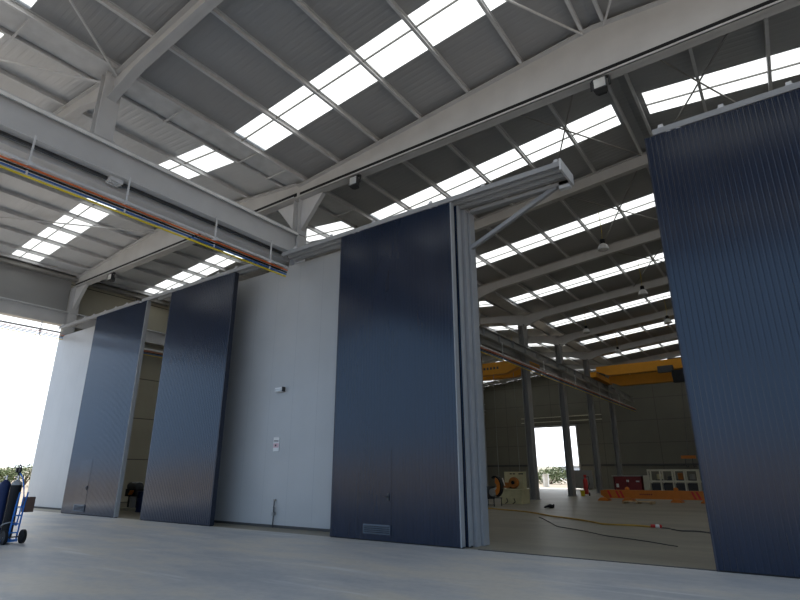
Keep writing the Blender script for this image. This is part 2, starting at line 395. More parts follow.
for k, y in enumerate(FR):
    if k == 0 or k >= 9: continue
    if k == 2:
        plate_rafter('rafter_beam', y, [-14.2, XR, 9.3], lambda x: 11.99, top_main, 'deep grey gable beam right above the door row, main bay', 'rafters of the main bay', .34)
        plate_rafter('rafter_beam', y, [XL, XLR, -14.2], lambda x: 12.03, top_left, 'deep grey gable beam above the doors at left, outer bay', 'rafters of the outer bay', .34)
        continue
    xs = [-14.2, -12.6, XR, 7.7, 9.3]
    plate_rafter('rafter_beam', y, xs, lambda x: haunched(x, -14.2, 9.3, top_main), top_main, 'slender grey main bay rafter, ' + where[k], 'rafters of the main bay', .26)
    if k <= 8:
        xs = [XL, XL + 1.6, XLR, -15.8, -14.2]
        plate_rafter('rafter_beam', y, xs, lambda x: haunched(x, XL, -14.2, top_left), top_left, 'slender grey outer bay rafter, ' + where[k], 'rafters of the outer bay', .22)
# columns
def column(x, y, z0, z1, label, group, w=.32, d=.5, haunch=True, m='steel', h2=None):
    t = thing('column', label, 'column', (x, y, z0), group)
    MB().ibeam((x, y, z0), (x, y, z1), d, w, .025, .015, up=(1, 0, 0)).build('shaft', m, t)
    MB().box(x - w * .7, x + w * .7, y - d * .6, y + d * .6, z0, z0 + .03).build('base_plate', m, t)
    if haunch:
        b = MB()
        for s in ((-1, 1) if haunch is True else (haunch,)):
            b.loft([[(x + s * .1, yy, z1 - 1.15), (x + s * .17, yy, z1 - 1.3), (x + s * 1.25, yy, z1 - .0), (x + s * .1, yy, z1 - .0)] for yy in (y - .09, y + .09)])
        b.build('haunch_bracket', m, t)
    return t
column(XV, 5.5, 10.5, 12.66, 'short grey post standing on the crane girder at upper left', 'posts on the girder', haunch=False)
column(XV, 13.15, 0, 11.97, 'grey column with bracket arms where the crane girder ends above the white wall', 'valley columns', haunch=True)
for k, y in enumerate(FR[3:9]):
    column(XV - .12, y, 0, 11.9, '%s grey column of the inner row behind the doors, counted from the front' % ORD[k], 'valley columns', haunch=False, m='steel_dk', d=.7, w=.4)
column(XL + .3, 13.0, 0, 12.0, 'grey eave column above the top of the white outer wall panel', 'left wall columns', haunch=1)
column(XL + .3, 20.5, 0, 11.9, 'grey wall column seen in the gap between the two left doors', 'left wall columns', haunch=False)
column(XL + .3, 28.0, 0, 11.9, 'second grey wall column behind the gap between the left doors', 'left wall columns', haunch=False)

# wind braces
def rod(p, q, label, group, r=.035, m='galv'):
    tag(MB().tube([p, q], r, 8).build('brace_rod', m), label, 'brace rod', group)
zb = lambda x, tf: tf(x) - .06
rod((-14.0, 5.6, 12.55), (-8.3, -2.0, 13.1), 'slim brace rod rising from the post on the girder to the top photo edge', 'roof braces')
rod((-14.5, 5.4, 12.55), (-20.6, -2.0, 13.2), 'slim brace rod left of the post on the girder, under the pale roof', 'roof braces')
rod((-2.75, 12.95, 13.68), (-6.45, 5.5, 13.3), 'slim brace rod from the gable beam ridge across the long skylight end', 'roof braces')
rod((-2.15, 12.95, 13.68), (1.55, 5.5, 13.3), 'slim brace rod from the gable beam ridge to the top photo edge', 'roof braces')
rod((-24.6, 12.9, 13.4), (-29.4, 5.5, 12.9), 'slim brace rod under the outer bay skylight at left', 'roof braces')
for (xa, xb, ya, yb, lb) in [(-6.45, -2.75, 13.0, 20.5, 'left of the floodlight'), (-2.15, 1.55, 13.0, 20.5, 'above the right blue door'), (-6.45, -2.75, 20.5, 28.0, 'beside the nearest high bay lamp'), (-6.45, -2.75, 28, 35.5, 'beside the second high bay lamp')]:
    rod((xa, ya + .1, zb(xa, top_main)), (xb, yb - .1, zb(xb, top_main)), 'crossed brace rod rising away from the doors, ' + lb, 'roof braces behind the doors', .028, 'steel_dk')
    rod((xb, ya + .1, zb(xb, top_main) - .06), (xa, yb - .1, zb(xa, top_main) - .06), 'crossed brace rod rising towards the doors, ' + lb, 'roof braces behind the doors', .028, 'steel_dk')

# ------------------------------------------------------------------ crane girder of the front bay
t = thing('crane_girder', 'big grey steel crane girder running from upper left to the white wall', 'girder', (-14.5, 2, 9.6))
MB().box(-14.22, -14.14, Y0, 13.3, 9.62, 10.46).box(-14.78, -14.70, Y0, 13.3, 9.62, 10.46).build('web', 'steel', t)
MB().box(-14.9, -14.0, Y0, 13.35, 10.46, 10.50).build('top_flange', 'steel', t)
MB().box(-14.9, -13.98, Y0, 13.35, 9.58, 9.62).build('bottom_flange', 'steel', t)
MB().bar((-13.99, Y0, 10.4), (-13.99, 12.9, 10.4), .05, .09).build('edge_rail', 'whitep', t)
b = MB(); b.box(-14.34, -14.26, Y0, 5.9, 9.5, 9.58); b.box(-14.34, -14.26, 6.3, 13.0, 9.5, 9.58); b.build('shade_gap_strip', 'dark', t)  # dark strips standing in for shade in the gap under the flange
MB().box(-14.42, -14.12, 5.92, 6.28, 9.46, 9.58).build('splice_plate', 'galv', t)
for k in range(4):
    for j in (0, 1): MB().lathe((-14.35 + .16 * j, 5.97 + .08 * k, 9.42), [(.02, 0), (.02, .04)], 6).build('bolt', 'galv', t)
MB().box(-14.85, -14.5, Y0, 13.0, 9.40, 9.58).build('runway_rail', 'steel', t)
# conductor rails hanging under the girder
def busbar(name, label, x, z, ya, yb, hang_top, ys):
    t = thing(name, label, 'conductor rail', (x, ya, z))
    MB().bar((x, ya, z + .19), (x, yb + .1, z + .19), .06, .05).bar((x - .1, ya, z + .27), (x - .1, yb + .1, z + .27), .04, .04).bar((x - .05, ya, z + .23), (x - .05, yb + .1, z + .23), .1, .01).build('carrier_rail', 'galv', t)
    for nm, m, dz, dx in (('red_conductor', 'busred', .07, .03), ('dark_conductor', 'black', .005, .0), ('blue_conductor', 'busblue', -.065, -.02), ('yellow_conductor', 'yellow', -.14, -.05)):
        o = MB().bar((x + dx, ya, z + dz), (x + dx, yb, z + dz), .042, .04).build(nm, m, t)
    for y in ys:
        h = MB(); h.bar((x, y, z - .12), (x, y, hang_top), .04, .04, up=(0, 1, 0)); h.box(x - .12, x + .12, y - .04, y + .04, z + .1, z + .2); h.build('hanger', 'galv', t)
    return t
busbar('conductor_rail', 'red, blue and yellow conductor rails hanging under the front crane girder', -13.8, 8.60, Y0, 12.3, 9.58, [.5, 3.9, 6.3, 9.2, 11.5])
busbar('conductor_rail', 'thin dark conductor rails along the outer left eave beam against the sky', -32.35, 8.98, Y0, 65, 9.66, [3.0, 8, 11.5, 16, 20, 24])
t = thing('eave_crane_beam', 'pale grey crane beam along the open left side, above the sky', 'girder', (-32.6, 2, 9.65))
MB().ibeam((-32.6, Y0, 10.05), (-32.6, 65.3, 10.05), .5, .8, .03, .02).build('beam', 'steel', t)
MB().box(-32.64, -32.56, Y0, 65.3, 10.45, 10.53).build('rail', 'galv', t)
# crane beams of the inner column row
for x, lb in ((-13.72, 'crane beam on the main hall side of the inner column row'), (-14.72, 'crane beam on the far side of the inner column row')):
    t = thing('crane_runway_beam', lb, 'girder', (x, 40, 9.0), 'crane beams of the inner column row')
    MB().ibeam((x, 14.6, 9.65), (x, 65.3, 9.65), .30, .5, .022, .014).build('beam', 'steel_dk', t)
    MB().box(x - .03, x + .03, 14.6, 65.3, 9.9, 9.97).build('rail', 'galv', t)
    b = MB()
    for k in range(24):
        y = 15.2 + 2.1 * k; b.box(x + (.02 if x > -14.2 else -.14), x + (.14 if x > -14.2 else -.02), y - .008, y + .008, 9.43, 9.87)
    b.build('stiffener_row', 'steel_dk', t)
busbar('conductor_rail', 'thin conductor rail slung below the inner crane beam behind the doors', -13.5, 8.45, 14.8, 65.0, 9.42, [17, 23, 30, 37, 44, 51, 58])

# ------------------------------------------------------------------ sliding doors and their tracks
def ribbed(x0, x1, y0, y1, z0, z1, per=.1, dp=.006):
    n = max(1, round((x1 - x0) / per)); p = (x1 - x0) / n; fr = []
    for k in range(n):
        a = x0 + k * p
        fr += [(a, y0), (a + p * .62, y0), (a + p * .7, y0 + dp), (a + p * .92, y0 + dp)]
    fr.append((x1, y0))
    prof = fr + [(x1, y1), (x0, y1)]
    return MB().loft([[(x, y, z) for x, y in prof] for z in (z0, z1)])
def leaf(x0, x1, y0, label, edge='trim', zt=8.94, thick=.17, group='sliding door leaves', wicket=None, vent=None, plate=None, per=.1):
    t = thing('sliding_door', label, 'door', ((x0 + x1) / 2, y0, 0), group)
    e = .035
    ribbed(x0 + e, x1 - e, y0, y0 + thick, .03, zt, per).build('panel', 'blue', t)
    for a, b, ed in ((x0, x0 + e, 'blue_dk'), (x1 - e, x1, edge)):
        MB().box(a, b, y0 + .002, y0 + thick + .004, .02, zt).build('edge_trim', ed, t)
    MB().box(x0, x1, y0 + .03, y0 + thick - .03, .0, .035).build('bottom_seal', 'black', t)
    for xr in (x0 + .6, x1 - .6):
        h = MB().box(xr - .18, xr + .18, y0 + .07, y0 + .10, zt - .02, zt + .06)
        for s in (-.1, .1): h.lathe((xr + s, y0 + .04, zt + .05), [(.05, 0), (.05, .06)], 12, 'Y')
        h.build('roller_hanger', 'galv', t)
    if wicket:
        wx0, wx1, wz = wicket
        wd = ribbed(wx0, wx1, y0 - .006, y0 - .001, .1, wz, per, .004).build('wicket_door', 'blue', t)
        f = MB(); f.box(wx0 - .016, wx0 - .004, y0 - .004, y0, .1, wz + .016); f.box(wx1 + .004, wx1 + .016, y0 - .004, y0, .1, wz + .016); f.box(wx0 - .016, wx1 + .016, y0 - .004, y0, wz + .004, wz + .016)
        f.build('wicket_frame', 'blue', t)
        hb = MB(); hb.box(wx1 - .12, wx1 - .06, y0 - .03, y0 - .012, .98, 1.16); hb.tube([(wx1 - .09, y0 - .06, 1.08), (wx1 - .21, y0 - .06, 1.08)], .012); hb.tube([(wx1 - .09, y0 - .02, 1.08), (wx1 - .09, y0 - .06, 1.08)], .012)
        hb.build('handle', 'dark', wd)
    if vent:
        vx0, vx1, vz0, vz1 = vent
        v = MB(); v.box(vx0, vx1, y0 - .03, y0 - .01, vz1 - .02, vz1); v.box(vx0, vx1, y0 - .03, y0 - .01, vz0, vz0 + .02); v.box(vx0, vx0 + .02, y0 - .03, y0 - .01, vz0, vz1); v.box(vx1 - .02, vx1, y0 - .03, y0 - .01, vz0, vz1)
        n = 5
        for k in range(n):
            z = vz0 + (vz1 - vz0) * (k + .5) / n
            v.loft([[(x, y0 - .014, z + .012), (x, y0 - .045, z - .006), (x, y0 - .045, z - .013), (x, y0 - .014, z + .005)] for x in (vx0 + .02, vx1 - .02)])
        MB().box(vx0, vx1, y0 - .01, y0 - .004, vz0, vz1).build('vent_back', 'black', t)
        v.build('vent_louver', mat('louver_blue_grey', (.10, .125, .16), .35), t)
    if plate:
        px0, px1, pz0, pz1 = plate
        MB().box(px0, px1, y0 - .02, y0 - .001, pz0, pz1).build('plate', 'steel_dk', t)
    return t
leaf(-26.55, -22.05, 11.72, 'blue ribbed sliding door leaf farthest left, with pale right edge', wicket=(-25.5, -24.5, 2.2), vent=(-25.4, -24.5, .14, .4))
leaf(-20.2, -16.0, 11.72, 'blue ribbed sliding door leaf with dark edge, left of the white wall', edge='blue_dk')
leaf(-10.68, -6.58, 11.72, 'blue ribbed sliding door leaf between white wall and large opening, front of its stack', wicket=(-9.5, -8.6, 2.25), vent=(-9.5, -8.62, .17, .4))
leaf(-10.4, -6.52, 12.00, 'blue sliding door leaf second in the stack, only its edge showing', edge='trim')
leaf(-1.46, 2.95, 11.72, 'large blue ribbed sliding door leaf at the right photo edge')
# fixed jamb post beside the opening
t = thing('jamb_post', 'pale grey jamb post at the back of the door stack beside the opening', 'post', (-6.5, 12.7, 0))
MB().box(-6.66, -6.46, 12.26, 12.44, 0, 8.9).build('front_channel', 'trim', t)
MB().box(-6.62, -6.42, 12.5, 12.82, 0, 8.9).build('rear_channel', 'trim', t)
# overhead tracks
def track(x0, x1, y, z, label, group, pegs=()):
    t = thing('door_track', label, 'track', ((x0 + x1) / 2, y, z), group)
    c = [(-.05, 0), (-.03, 0), (-.03, .10), (.05, .10), (.05, .0), (.07, 0), (.07, .125), (-.05, .125)]
    c = [(-.06, 0), (-.02, 0), (-.02, .015), (-.045, .015), (-.045, .125), (.045, .125), (.045, .015), (.02, .015), (.02, 0), (.06, 0), (.06, .14), (-.06, .14)]
    MB().sect((x0, y, z), (x1, y, z), c).build('rail', 'trim', t)
    for x in pegs:
        b = MB(); b.box(x - .05, x + .05, y - .02, y + .02, z + .14, z + .24); b.box(x - .07, x + .07, y - .06, y + .06, z + .14, z + .155); b.build('hanger_lug', 'galv', t)
    return t
for i, y in enumerate((11.81, 12.09, 12.37)):
    o = ['front', 'middle', 'rear'][i]
    track(-13.5, -3.45, y, 8.98, 'pale steel door track over the middle door, reaching into the opening, %s one of three' % o, 'door tracks over the middle door', pegs=(-12.9, -11.2, -9.4, -7.3, -5.6, -3.55) if i == 0 else ())
track(-1.28, 6.5, 11.81, 8.98, 'pale steel door track over the right blue door', 'door tracks', pegs=(-1.1, .1, 1.3))
for i, y in enumerate((11.81, 12.09)):
    o = ['front', 'rear'][i]
    track(-22.6 + .8 * i, -15.0, y, 8.98, 'pale steel door track over the left blue door, %s one of two' % o, 'door tracks over the left door', pegs=(-21.5, -20.4, -19.4, -18.3, -17.2, -16.1) if i == 0 else ())
track(-30.7, -22.9, 11.81, 8.98, 'pale steel door track over the outermost blue door and white panel', 'door tracks', pegs=(-30.4, -29, -28, -27.1, -26, -25, -24))
# end plate and bracket of the cantilevered tracks
t = thing('track_bracket', 'grey bracket with diagonal strut holding the track ends over the opening', 'bracket', (-6.4, 12.6, 7.4))
MB().bar((-6.4, 12.6, 8.93), (-3.46, 12.6, 8.93), .16, .1).build('arm', 'trim', t)
MB().bar((-6.44, 12.6, 7.8), (-3.85, 12.6, 8.9), .11, .11, up=(0, 1, 0)).build('diagonal_strut', 'trim', t)
MB().box(-3.45, -3.40, 11.72, 12.7, 8.85, 9.17).build('end_plate', 'galv', t)
MB().box(-3.75, -3.46, 12.52, 12.68, 8.78, 8.98).build('stop_block', 'galv', t)
# floor channel under the doors
struct(MB().box(-6.2, 6, 11.77, 11.83, -.01, .012).build('trim_2', 'joint'))
# things on the white wall
t = thing('wall_sign', 'small white and red notice sign on the white wall', 'sign', (-14.15, 12.68, 2.35))
MB().box(-14.28, -14.0, 12.675, 12.70, 2.36, 2.82).build('plate', 'whitep', t)
MB().box(-14.27, -14.01, 12.671, 12.675, 2.48, 2.62).build('red_field', mat('faded_red_print', (.62, .42, .45), .6), t)
b = MB()
for z in (2.70, 2.66): b.box(-14.26, -14.03, 12.671, 12.675, z, z + .02)
b.box(-14.19, -14.12, 12.668, 12.671, 2.52, 2.58)
b.build('print_lines', 'dark', t)
t = thing('wall_lamp', 'small white box lamp high on the white wall', 'lamp', (-14.1, 12.6, 4.33))
MB().box(-14.27, -13.93, 12.56, 12.70, 4.34, 4.48).build('housing', 'whitep', t); MB().box(-14.25, -13.95, 12.54, 12.56, 4.35, 4.44).build('diffuser', 'glass', t); MB().box(-13.93, -13.9, 12.57, 12.7, 4.34, 4.5).build('end_cap', 'dark', t)
t = thing('drop_bolt', 'dark floor bolt with rod at the foot of the white wall', 'bolt', (-14.0, 12.65, 0))
MB().tube([(-14.0, 12.64, 0), (-14.0, 12.64, .85)], .018).build('rod', 'dark', t); MB().box(-14.04, -13.96, 12.6, 12.7, .36, .46).build('guide', 'steel_dk', t); MB().box(-14.03, -13.97, 12.62, 12.7, .8, .86).build('guide', 'steel_dk', t); MB().tube([(-13.99, 12.6, .6), (-13.9, 12.6, .6), (-13.9, 12.6, .45)], .01).build('handle', 'dark', t)

# ------------------------------------------------------------------ lamps
def floodlight(x, y, z, label):
    t = thing('floodlight', label, 'lamp', (x, y, z), 'floodlights under the front beam')
    b = MB(); b.box(x - .2, x + .2, y - .06, y + .06, z + .56, z + .6)
    for s in (-.24, .24): b.bar((x + s, y, z + .56), (x + s, y - .05, z + .25), .03, .06, up=(1, 0, 0))
    b.bar((x - .24, y, z + .57), (x + .24, y, z + .57), .06, .03); b.build('bracket', 'dark', t)
    MB().loft([[(x + sx * a, y + yy, z + .28 + sz * a * .9 - yy * .5) for sx, sz in ((-1, -1), (1, -1), (1, 1), (-1, 1))] for a, yy in ((.19, -.14), (.16, .02), (.1, .12))]).build('housing', 'dark', t)
    MB().loft([[(x + sx * a, y + yy, z + .28 + sz * a * .9 - yy * .5) for sx, sz in ((-1, -1), (1, -1), (1, 1), (-1, 1))] for a, yy in ((.15, -.15), (.15, -.142))]).build('glass', 'glass', t)
    return t
floodlight(-2.45, 12.95, 11.4, 'floodlight under the gable beam near the top right')
floodlight(-11.2, 12.95, 11.4, 'floodlight under the gable beam above the white wall')
floodlight(-28.4, 12.95, 11.43, 'floodlight under the outer bay beam at far left')
def highbay(x, y, z, ztop, label):
    t = thing('high_bay_lamp', label, 'lamp', (x, y, z), 'high bay lamps inside the hall')
    MB().lathe((x, y, z), [(.245, .0), (.255, .01), (.24, .10), (.19, .2), (.11, .28), (.08, .3), (.07, .295), (.10, .27), (.18, .19), (.23, .09), (.24, .0)], 24).build('shade', 'whitep', t, smooth=True)
    MB().lathe((x, y, z), [(.02, .30), (.10, .30), (.11, .36), (.11, .5), (.04, .54), (.01, .54)], 16).build('ballast', 'black', t, smooth=True)
    MB().lathe((x, y, z), [(.01, -.06), (.1, -.05), (.2, -.015), (.235, .005), (.2, .02), (.01, .02)], 20).build('lens', 'glass', t, smooth=True)
    MB().tube([(x, y, z + .54), (x + .02, y, z + .9), (x - .01, y, ztop)], .014, 6).build('cable', 'yellow', t)
    return t
for x, y, z, zt, lb in [(-5.3, 23.4, 11.3, 13.2, 'nearest high bay lamp, hanging on a yellow cable in the opening'), (-5.2, 30.9, 11.2, 13.25, 'second high bay lamp from the front, near the right blue door'), (-5.2, 38.4, 11.25, 13.3, 'third high bay lamp along the row beside the right blue door'),
                        (-10.5, 38.0, 11.3, 12.85, 'high bay lamp hanging between the inner columns and the skylights'), (-10.3, 45.9, 11.2, 12.9, 'high bay lamp above the yellow bridge crane'), (-18.0, 42.0, 9.6, 13.0, 'high bay lamp beyond the inner columns, below the left yellow crane')]:
    highbay(x, y, z, zt, lb)

# ------------------------------------------------------------------ bridge cranes
t = thing('bridge_crane', 'yellow double girder bridge crane at the far end of the main hall', 'crane', (-3, 51, 9.9))
for y, lo, hi in ((50.2, 10.12, 10.98), (54.4, 9.72, 10.7)):
    MB().loft([[(x, yy, z) for yy, z in ((y - .3, zb_), (y + .3, zb_), (y + .3, hi), (y - .3, hi))] for x, zb_ in ((-13.3, lo + .45), (-12.3, lo), (8.0, lo), (8.9, lo + .45))]).build('girder', 'crane', t)
for x in (-13.5, 9.0):
    MB().box(x - .25, x + .25, 49.4, 55.0, 10.0, 10.45).build('end_carriage', 'crane', t)
    for y in (49.7, 54.7): MB().lathe((x - .08, y, 10.12), [(.16, 0), (.16, .16)], 16, 'X').build('wheel', 'dark', t)
tr = MB().box(-7.3, -5.7, 50.0, 54.4, 10.95, 11.1).box(-7.2, -5.8, 50.5, 52.3, 9.5, 10.0).build('trolley', 'dark', t)
MB().lathe((-7.1, 51.4, 9.6), [(.42, 0), (.42, 1.3)], 18, 'X').build('hoist_drum', 'dark', t)
MB().box(-8.1, -6.9, 49.5, 49.85, 9.85, 10.4).build('motor_box', 'dark', t)
b = MB().box(-7.0, -6.0, 49.3, 49.8, 8.9, 9.9); b.build('control_box', 'black', t)
t = thing('bridge_crane', 'yellow bridge crane in the far bay, left of the inner columns', 'crane', (-20, 37, 8.6))
for y in (36.6, 38.4):
    g_ = MB().loft([[(x, yy, z) for yy, z in ((y - .28, zb_), (y + .28, zb_), (y + .28, 9.62), (y - .28, 9.62))] for x, zb_ in ((-31.7, 9.1), (-30.8, 8.72), (-16.2, 8.72), (-15.0, 9.15))]).build('girder', 'crane', t)
    if y < 37:
        for k in range(5): MB().box(-18.0 + .27 * k, -17.84 + .27 * k, y - .29, y - .281, 9.1, 9.28).build('letter', 'dark', g_)
for x in (-14.85, -31.75): MB().box(x - .2, x + .2, 35.8, 39.2, 9.3, 9.6).build('end_carriage', 'crane', t)
for i, x in enumerate((-17.2, -15.6)):
    tag(MB().tube([(x, 36.3, 8.7), (x - .01, 36.3, 4), (x, 36.3, 1.2)], .018, 6).build('pendant_cable', 'steel_dk'), ['thin pendant cable hanging from the far bay crane, left one', 'thin pendant cable hanging from the far bay crane, right one'][i], 'cable', 'pendant cables of the far bay crane')

# ------------------------------------------------------------------ things on the hall floor
# orange spreader beam
t = thing('spreader_beam', 'orange lifting spreader beam with red stripes lying on feet on the hall floor', 'lifting beam', (-7.6, 37.3, 0))
bm_ = MB().loft([[(x, yy, z) for yy, z in ((37.1, z0), (37.5, z0), (37.5, z1), (37.1, z1))] for x, z0, z1 in ((-10.5, .34, .62), (-10.2, .16, .66), (-4.5, .16, .66), (-4.2, .34, .62))]).build('beam', 'orange', t)
for x in (-10.05, -9.55, -9.3, -5.25, -5.0, -4.5):
    MB().loft([[(x + a, 37.09, z), (x + a + .13, 37.09, z), (x + a + .13, 37.098, z), (x + a, 37.098, z)] for a, z in ((.12, .2), (-.05, .62))]).build('hazard_stripe', 'red', t)
for k in range(7): MB().box(-8.15 + .11 * k, -8.08 + .11 * k, 37.088, 37.098, .38, .46).build('letter', 'dkred', bm_)
for x in (-10.35, -8.85, -6.1, -4.5):
    MB().loft([[(x - a, 36.85, z), (x + a, 36.85, z), (x + a, 37.75, z), (x - a, 37.75, z)] for a, z in ((.32, 0), (.3, .06), (.14, .2))]).build('foot', 'orange', t)
for x in (-8.9, -6.1): MB().lathe((x, 37.3, .72), [(.05, -.1), (.13, -.02), (.13, .08), (.05, .12)], 12, 'Y').build('lifting_eye', 'orange', t)
# pallet
t = thing('pallet', 'low wooden pallet on the floor in front of the orange beam', 'pallet', (-7.6, 34.6, 0))
for k in range(4): MB().box(-8.5, -6.9, 34.1 + .27 * k, 34.3 + .27 * k, .1, .125).build('deck_board', 'wood', t)
for k in range(3): MB().box(-8.5 + .74 * k, -8.38 + .74 * k, 34.1, 35.1, 0, .1).build('runner', 'wood', t)
# maroon cabinet
t = thing('maroon_container', 'dark red steel cabinet with white stickers behind the orange beam', 'cabinet', (-11.6, 50, 0))
MB().box(-12.75, -10.55, 49.2, 50.6, .0, 1.42).build('body', 'dkred', t); MB().box(-12.85, -10.45, 49.1, 50.7, 1.42, 1.5).build('lid', 'steel_dk', t)
MB().box(-12.7, -12.65, 49.17, 49.2, .05, 1.4).box(-11.65, -11.62, 49.17, 49.2, .05, 1.4).build('door_seam', 'black', t)
for x0, z0, w_, h_ in ((-12.55, .55, .2, .28), (-11.7, .98, .18, .16), (-10.95, .98, .26, .1)): MB().box(x0, x0 + w_, 49.18, 49.199, z0, z0 + h_).build('sticker', 'whitep', t)
t = thing('beige_cabinet', 'narrow beige cabinet right of the dark red one', 'cabinet', (-10.25, 49.8, 0))
MB().box(-10.4, -9.98, 49.3, 50.3, 0, 1.5).build('body', 'ivory', t); MB().box(-10.36, -10.02, 49.27, 49.3, .1, 1.4).build('door', 'ivory', t)
# ivory rack
t = thing('storage_rack', 'ivory steel rack frame with two rows of bays behind the orange beam', 'rack', (-8, 49, 0))
fx = [-9.85, -8.95, -8.05, -7.2, -6.3]
for y in (48.7, 49.7):
    for x in fx: MB().bar((x, y, .0), (x, y, 1.95), .11, .11, up=(0, 1, 0)).build('upright', 'ivory', t)
    for z in (.22, 1.05, 1.9): MB().bar((-9.9, y, z), (-5.2 if z < 1.8 else -6.25, y, z), .12, .14).build('rail', 'ivory', t)
for i in range(4):
    MB().box(fx[i] + .1, fx[i + 1] - .1, 49.0, 49.6, .3, .9).build('drawer_box', 'dark', t)
MB().bar((-5.2, 48.7, .2), (-5.2, 48.7, 1.1), .11, .11, up=(0, 1, 0)).build('upright', 'ivory', t)
for x0, x1, z1, m, lb in ((-9.3, -8.95 + .0, 1.62, 'cream', 'cream drum on the ivory rack, first bay'), (-8.5, -8.15, 1.45, 'dark', 'dark motor on the ivory rack, second bay'), (-7.75, -7.35, 1.7, 'rust', 'brown machine block on the ivory rack, third bay'), (-6.9, -6.5, 1.6, 'steel_dk', 'grey block on the ivory rack, fourth bay')):
    tt = thing('machine_block', lb, 'machine part', ((x0 + x1) / 2, 49.2, 1.12), 'parts on the ivory rack')
    MB().box(x0 - .05, x1 + .05, 48.9, 49.5, 1.12, 1.2).build('base', 'dark', tt); MB().lathe(((x0 + x1) / 2, 49.2, 1.2), [(.01, 0), (.2, 0), (.2, z1 - 1.25), (.12, z1 - 1.2), (.01, z1 - 1.2)], 16).build('body', m, tt)
# orange hook set above the rack
t = thing('chain_hoist', 'orange hook block hanging above the ivory rack at the blue door edge', 'hoist', (-6.6, 48.0, 2.4))
MB().box(-7.1, -6.1, 47.8, 48.2, 2.75, 2.98).build('block', 'orange', t)
MB().tube([(-6.6, 48, 2.98), (-6.6, 50.9, 9.4)], .02, 6).build('chain', 'dark', t)
for s in (-.25, .25): MB().tube([(-6.6 + s, 48, 2.75), (-6.6 + s, 48, 2.3), (-6.55 + s, 48, 2.12), (-6.45 + s, 48, 2.15), (-6.43 + s, 48, 2.28)], .035, 8).build('hook', 'dark', t)
# red equipment by the third column
t = thing('fire_extinguisher', 'red wheeled extinguisher by the inner columns, next to a yellow bucket', 'fire extinguisher', (-13.5, 43.9, 0))
MB().lathe((-13.5, 43.9, .12), [(.05, 0), (.17, .02), (.17, 1.0), (.12, 1.12), (.05, 1.18), (.05, 1.3), (.01, 1.3)], 18).build('cylinder', 'red', t, smooth=True)
MB().tube([(-13.5, 43.9, 1.38), (-13.2, 43.8, 1.42), (-13.15, 43.7, .9), (-13.3, 43.7, .5)], .03, 8).build('hose', 'black', t)
MB().box(-13.6, -13.4, 43.85, 43.95, 1.4, 1.55).build('valve', 'red', t)
for s in (-.22, .18): MB().lathe((-13.5 + s, 44.0, .13), [(.13, 0), (.13, .05)], 16, 'X').build('wheel', 'black', t)
t = thing('bucket', 'yellow bucket on the floor beside the red extinguisher', 'bucket', (-13.55, 43.3, 0))
MB().lathe((-13.6, 43.3, 0), [(.01, .01), (.13, .01), (.17, .4), (.15, .4), (.12, .03), (.01, .03)], 18).build('body', 'yellow', t, smooth=True)
MB().tube([(-13.6 + .17 * math.cos(a), 43.3, .4 + .16 * math.sin(a)) for a in [math.pi * k / 8 for k in range(9)]], .01, 6).build('handle', 'dark', t)
# grey screen leaf near the rear doorway
t = thing('screen_panel', 'dark grey screen panel standing right of the rear doorway', 'panel', (-19.2, 62, 0))
MB().box(-21.0, -18.2, 62, 62.08, .08, 2.0).build('panel', 'steel_dk', t)
for x in (-20.6, -18.6): MB().box(x - .06, x + .06, 61.6, 62.5, 0, .08).build('foot', 'dark', t)
# cream press machine
t = thing('press_machine', 'cream machine with orange rusty coil beside the first inner column', 'machine', (-13.4, 30, 0))
MB().loft([[(-14.2, 30.0, z), (-12.9, 30.0, z), (-12.9, 31.2, z), (-14.2, 31.2, z)] for z in (0, .1, .74)]).box(-14.25, -12.85, 29.95, 31.25, .74, .8).build('base_block', 'cream', t)
MB().box(-14.1, -12.95, 30.5, 31.0, .8, 1.75).build('upright_plate', 'cream', t)
MB().lathe((-13.45, 30.2, 1.15), [(.06, 0), (.27, 0), (.3, .06), (.3, .2), (.27, .27), (.06, .27)], 20, 'Y').build('coil', 'rust', t)
MB().lathe((-13.45, 30.15, 1.15), [(.01, 0), (.1, 0), (.1, .06), (.01, .06)], 16, 'Y').build('hub', 'black', t)
b = MB()
for k, x in enumerate((-13.75, -13.55, -13.2, -13.05)): b.box(x, x + .13, 30.47, 30.5, 1.6, 1.66)
b.build('slot_row', 'black', t)
MB().box(-14.1, -13.72, 30.35, 30.5, .85, 1.15).build('gearbox', 'rust', t); MB().tube([(-14.0, 30.4, .82), (-14.15, 30.3, 1.4)], .03).build('lever', 'whitep', t)
for x in (-13.8, -13.35): MB().tube([(x, 29.98, .3), (x + .1, 29.9, .12), (x - .05, 29.9, .02)], .025, 6).build('hose', 'black', t)
# dark stand with yellow hoops
t = thing('machine_stand', 'dark machine with two orange guards on a tube stand beside the door stack', 'machine', (-13.4, 27.6, 0))
for x, y in ((-13.75, 27.1), (-12.85, 27.1), (-13.75, 28.0), (-12.85, 28.0)): MB().bar((x, y, 0), (x, y, .42), .04, .04, up=(0, 1, 0)).build('leg', 'dark', t)
MB().bar((-13.8, 27.1, .4), (-12.8, 27.1, .4), .05).bar((-13.8, 28, .4), (-12.8, 28, .4), .05).bar((-13.8, 27.1, .08), (-12.8, 27.1, .08), .03).build('frame', 'dark', t)
MB().box(-13.85, -13.2, 27.1, 28.0, .42, 1.0).build('body', 'dark', t); MB().lathe((-12.95, 27.15, .7), [(.05, 0), (.2, 0), (.22, .4), (.05, .5)], 16, 'Y').build('motor', 'steel_dk', t)
MB().box(-13.6, -13.3, 26.98, 27.1, .45, .95).build('side_plate', mat('dull_brown', (.14, .08, .05), .7), t)
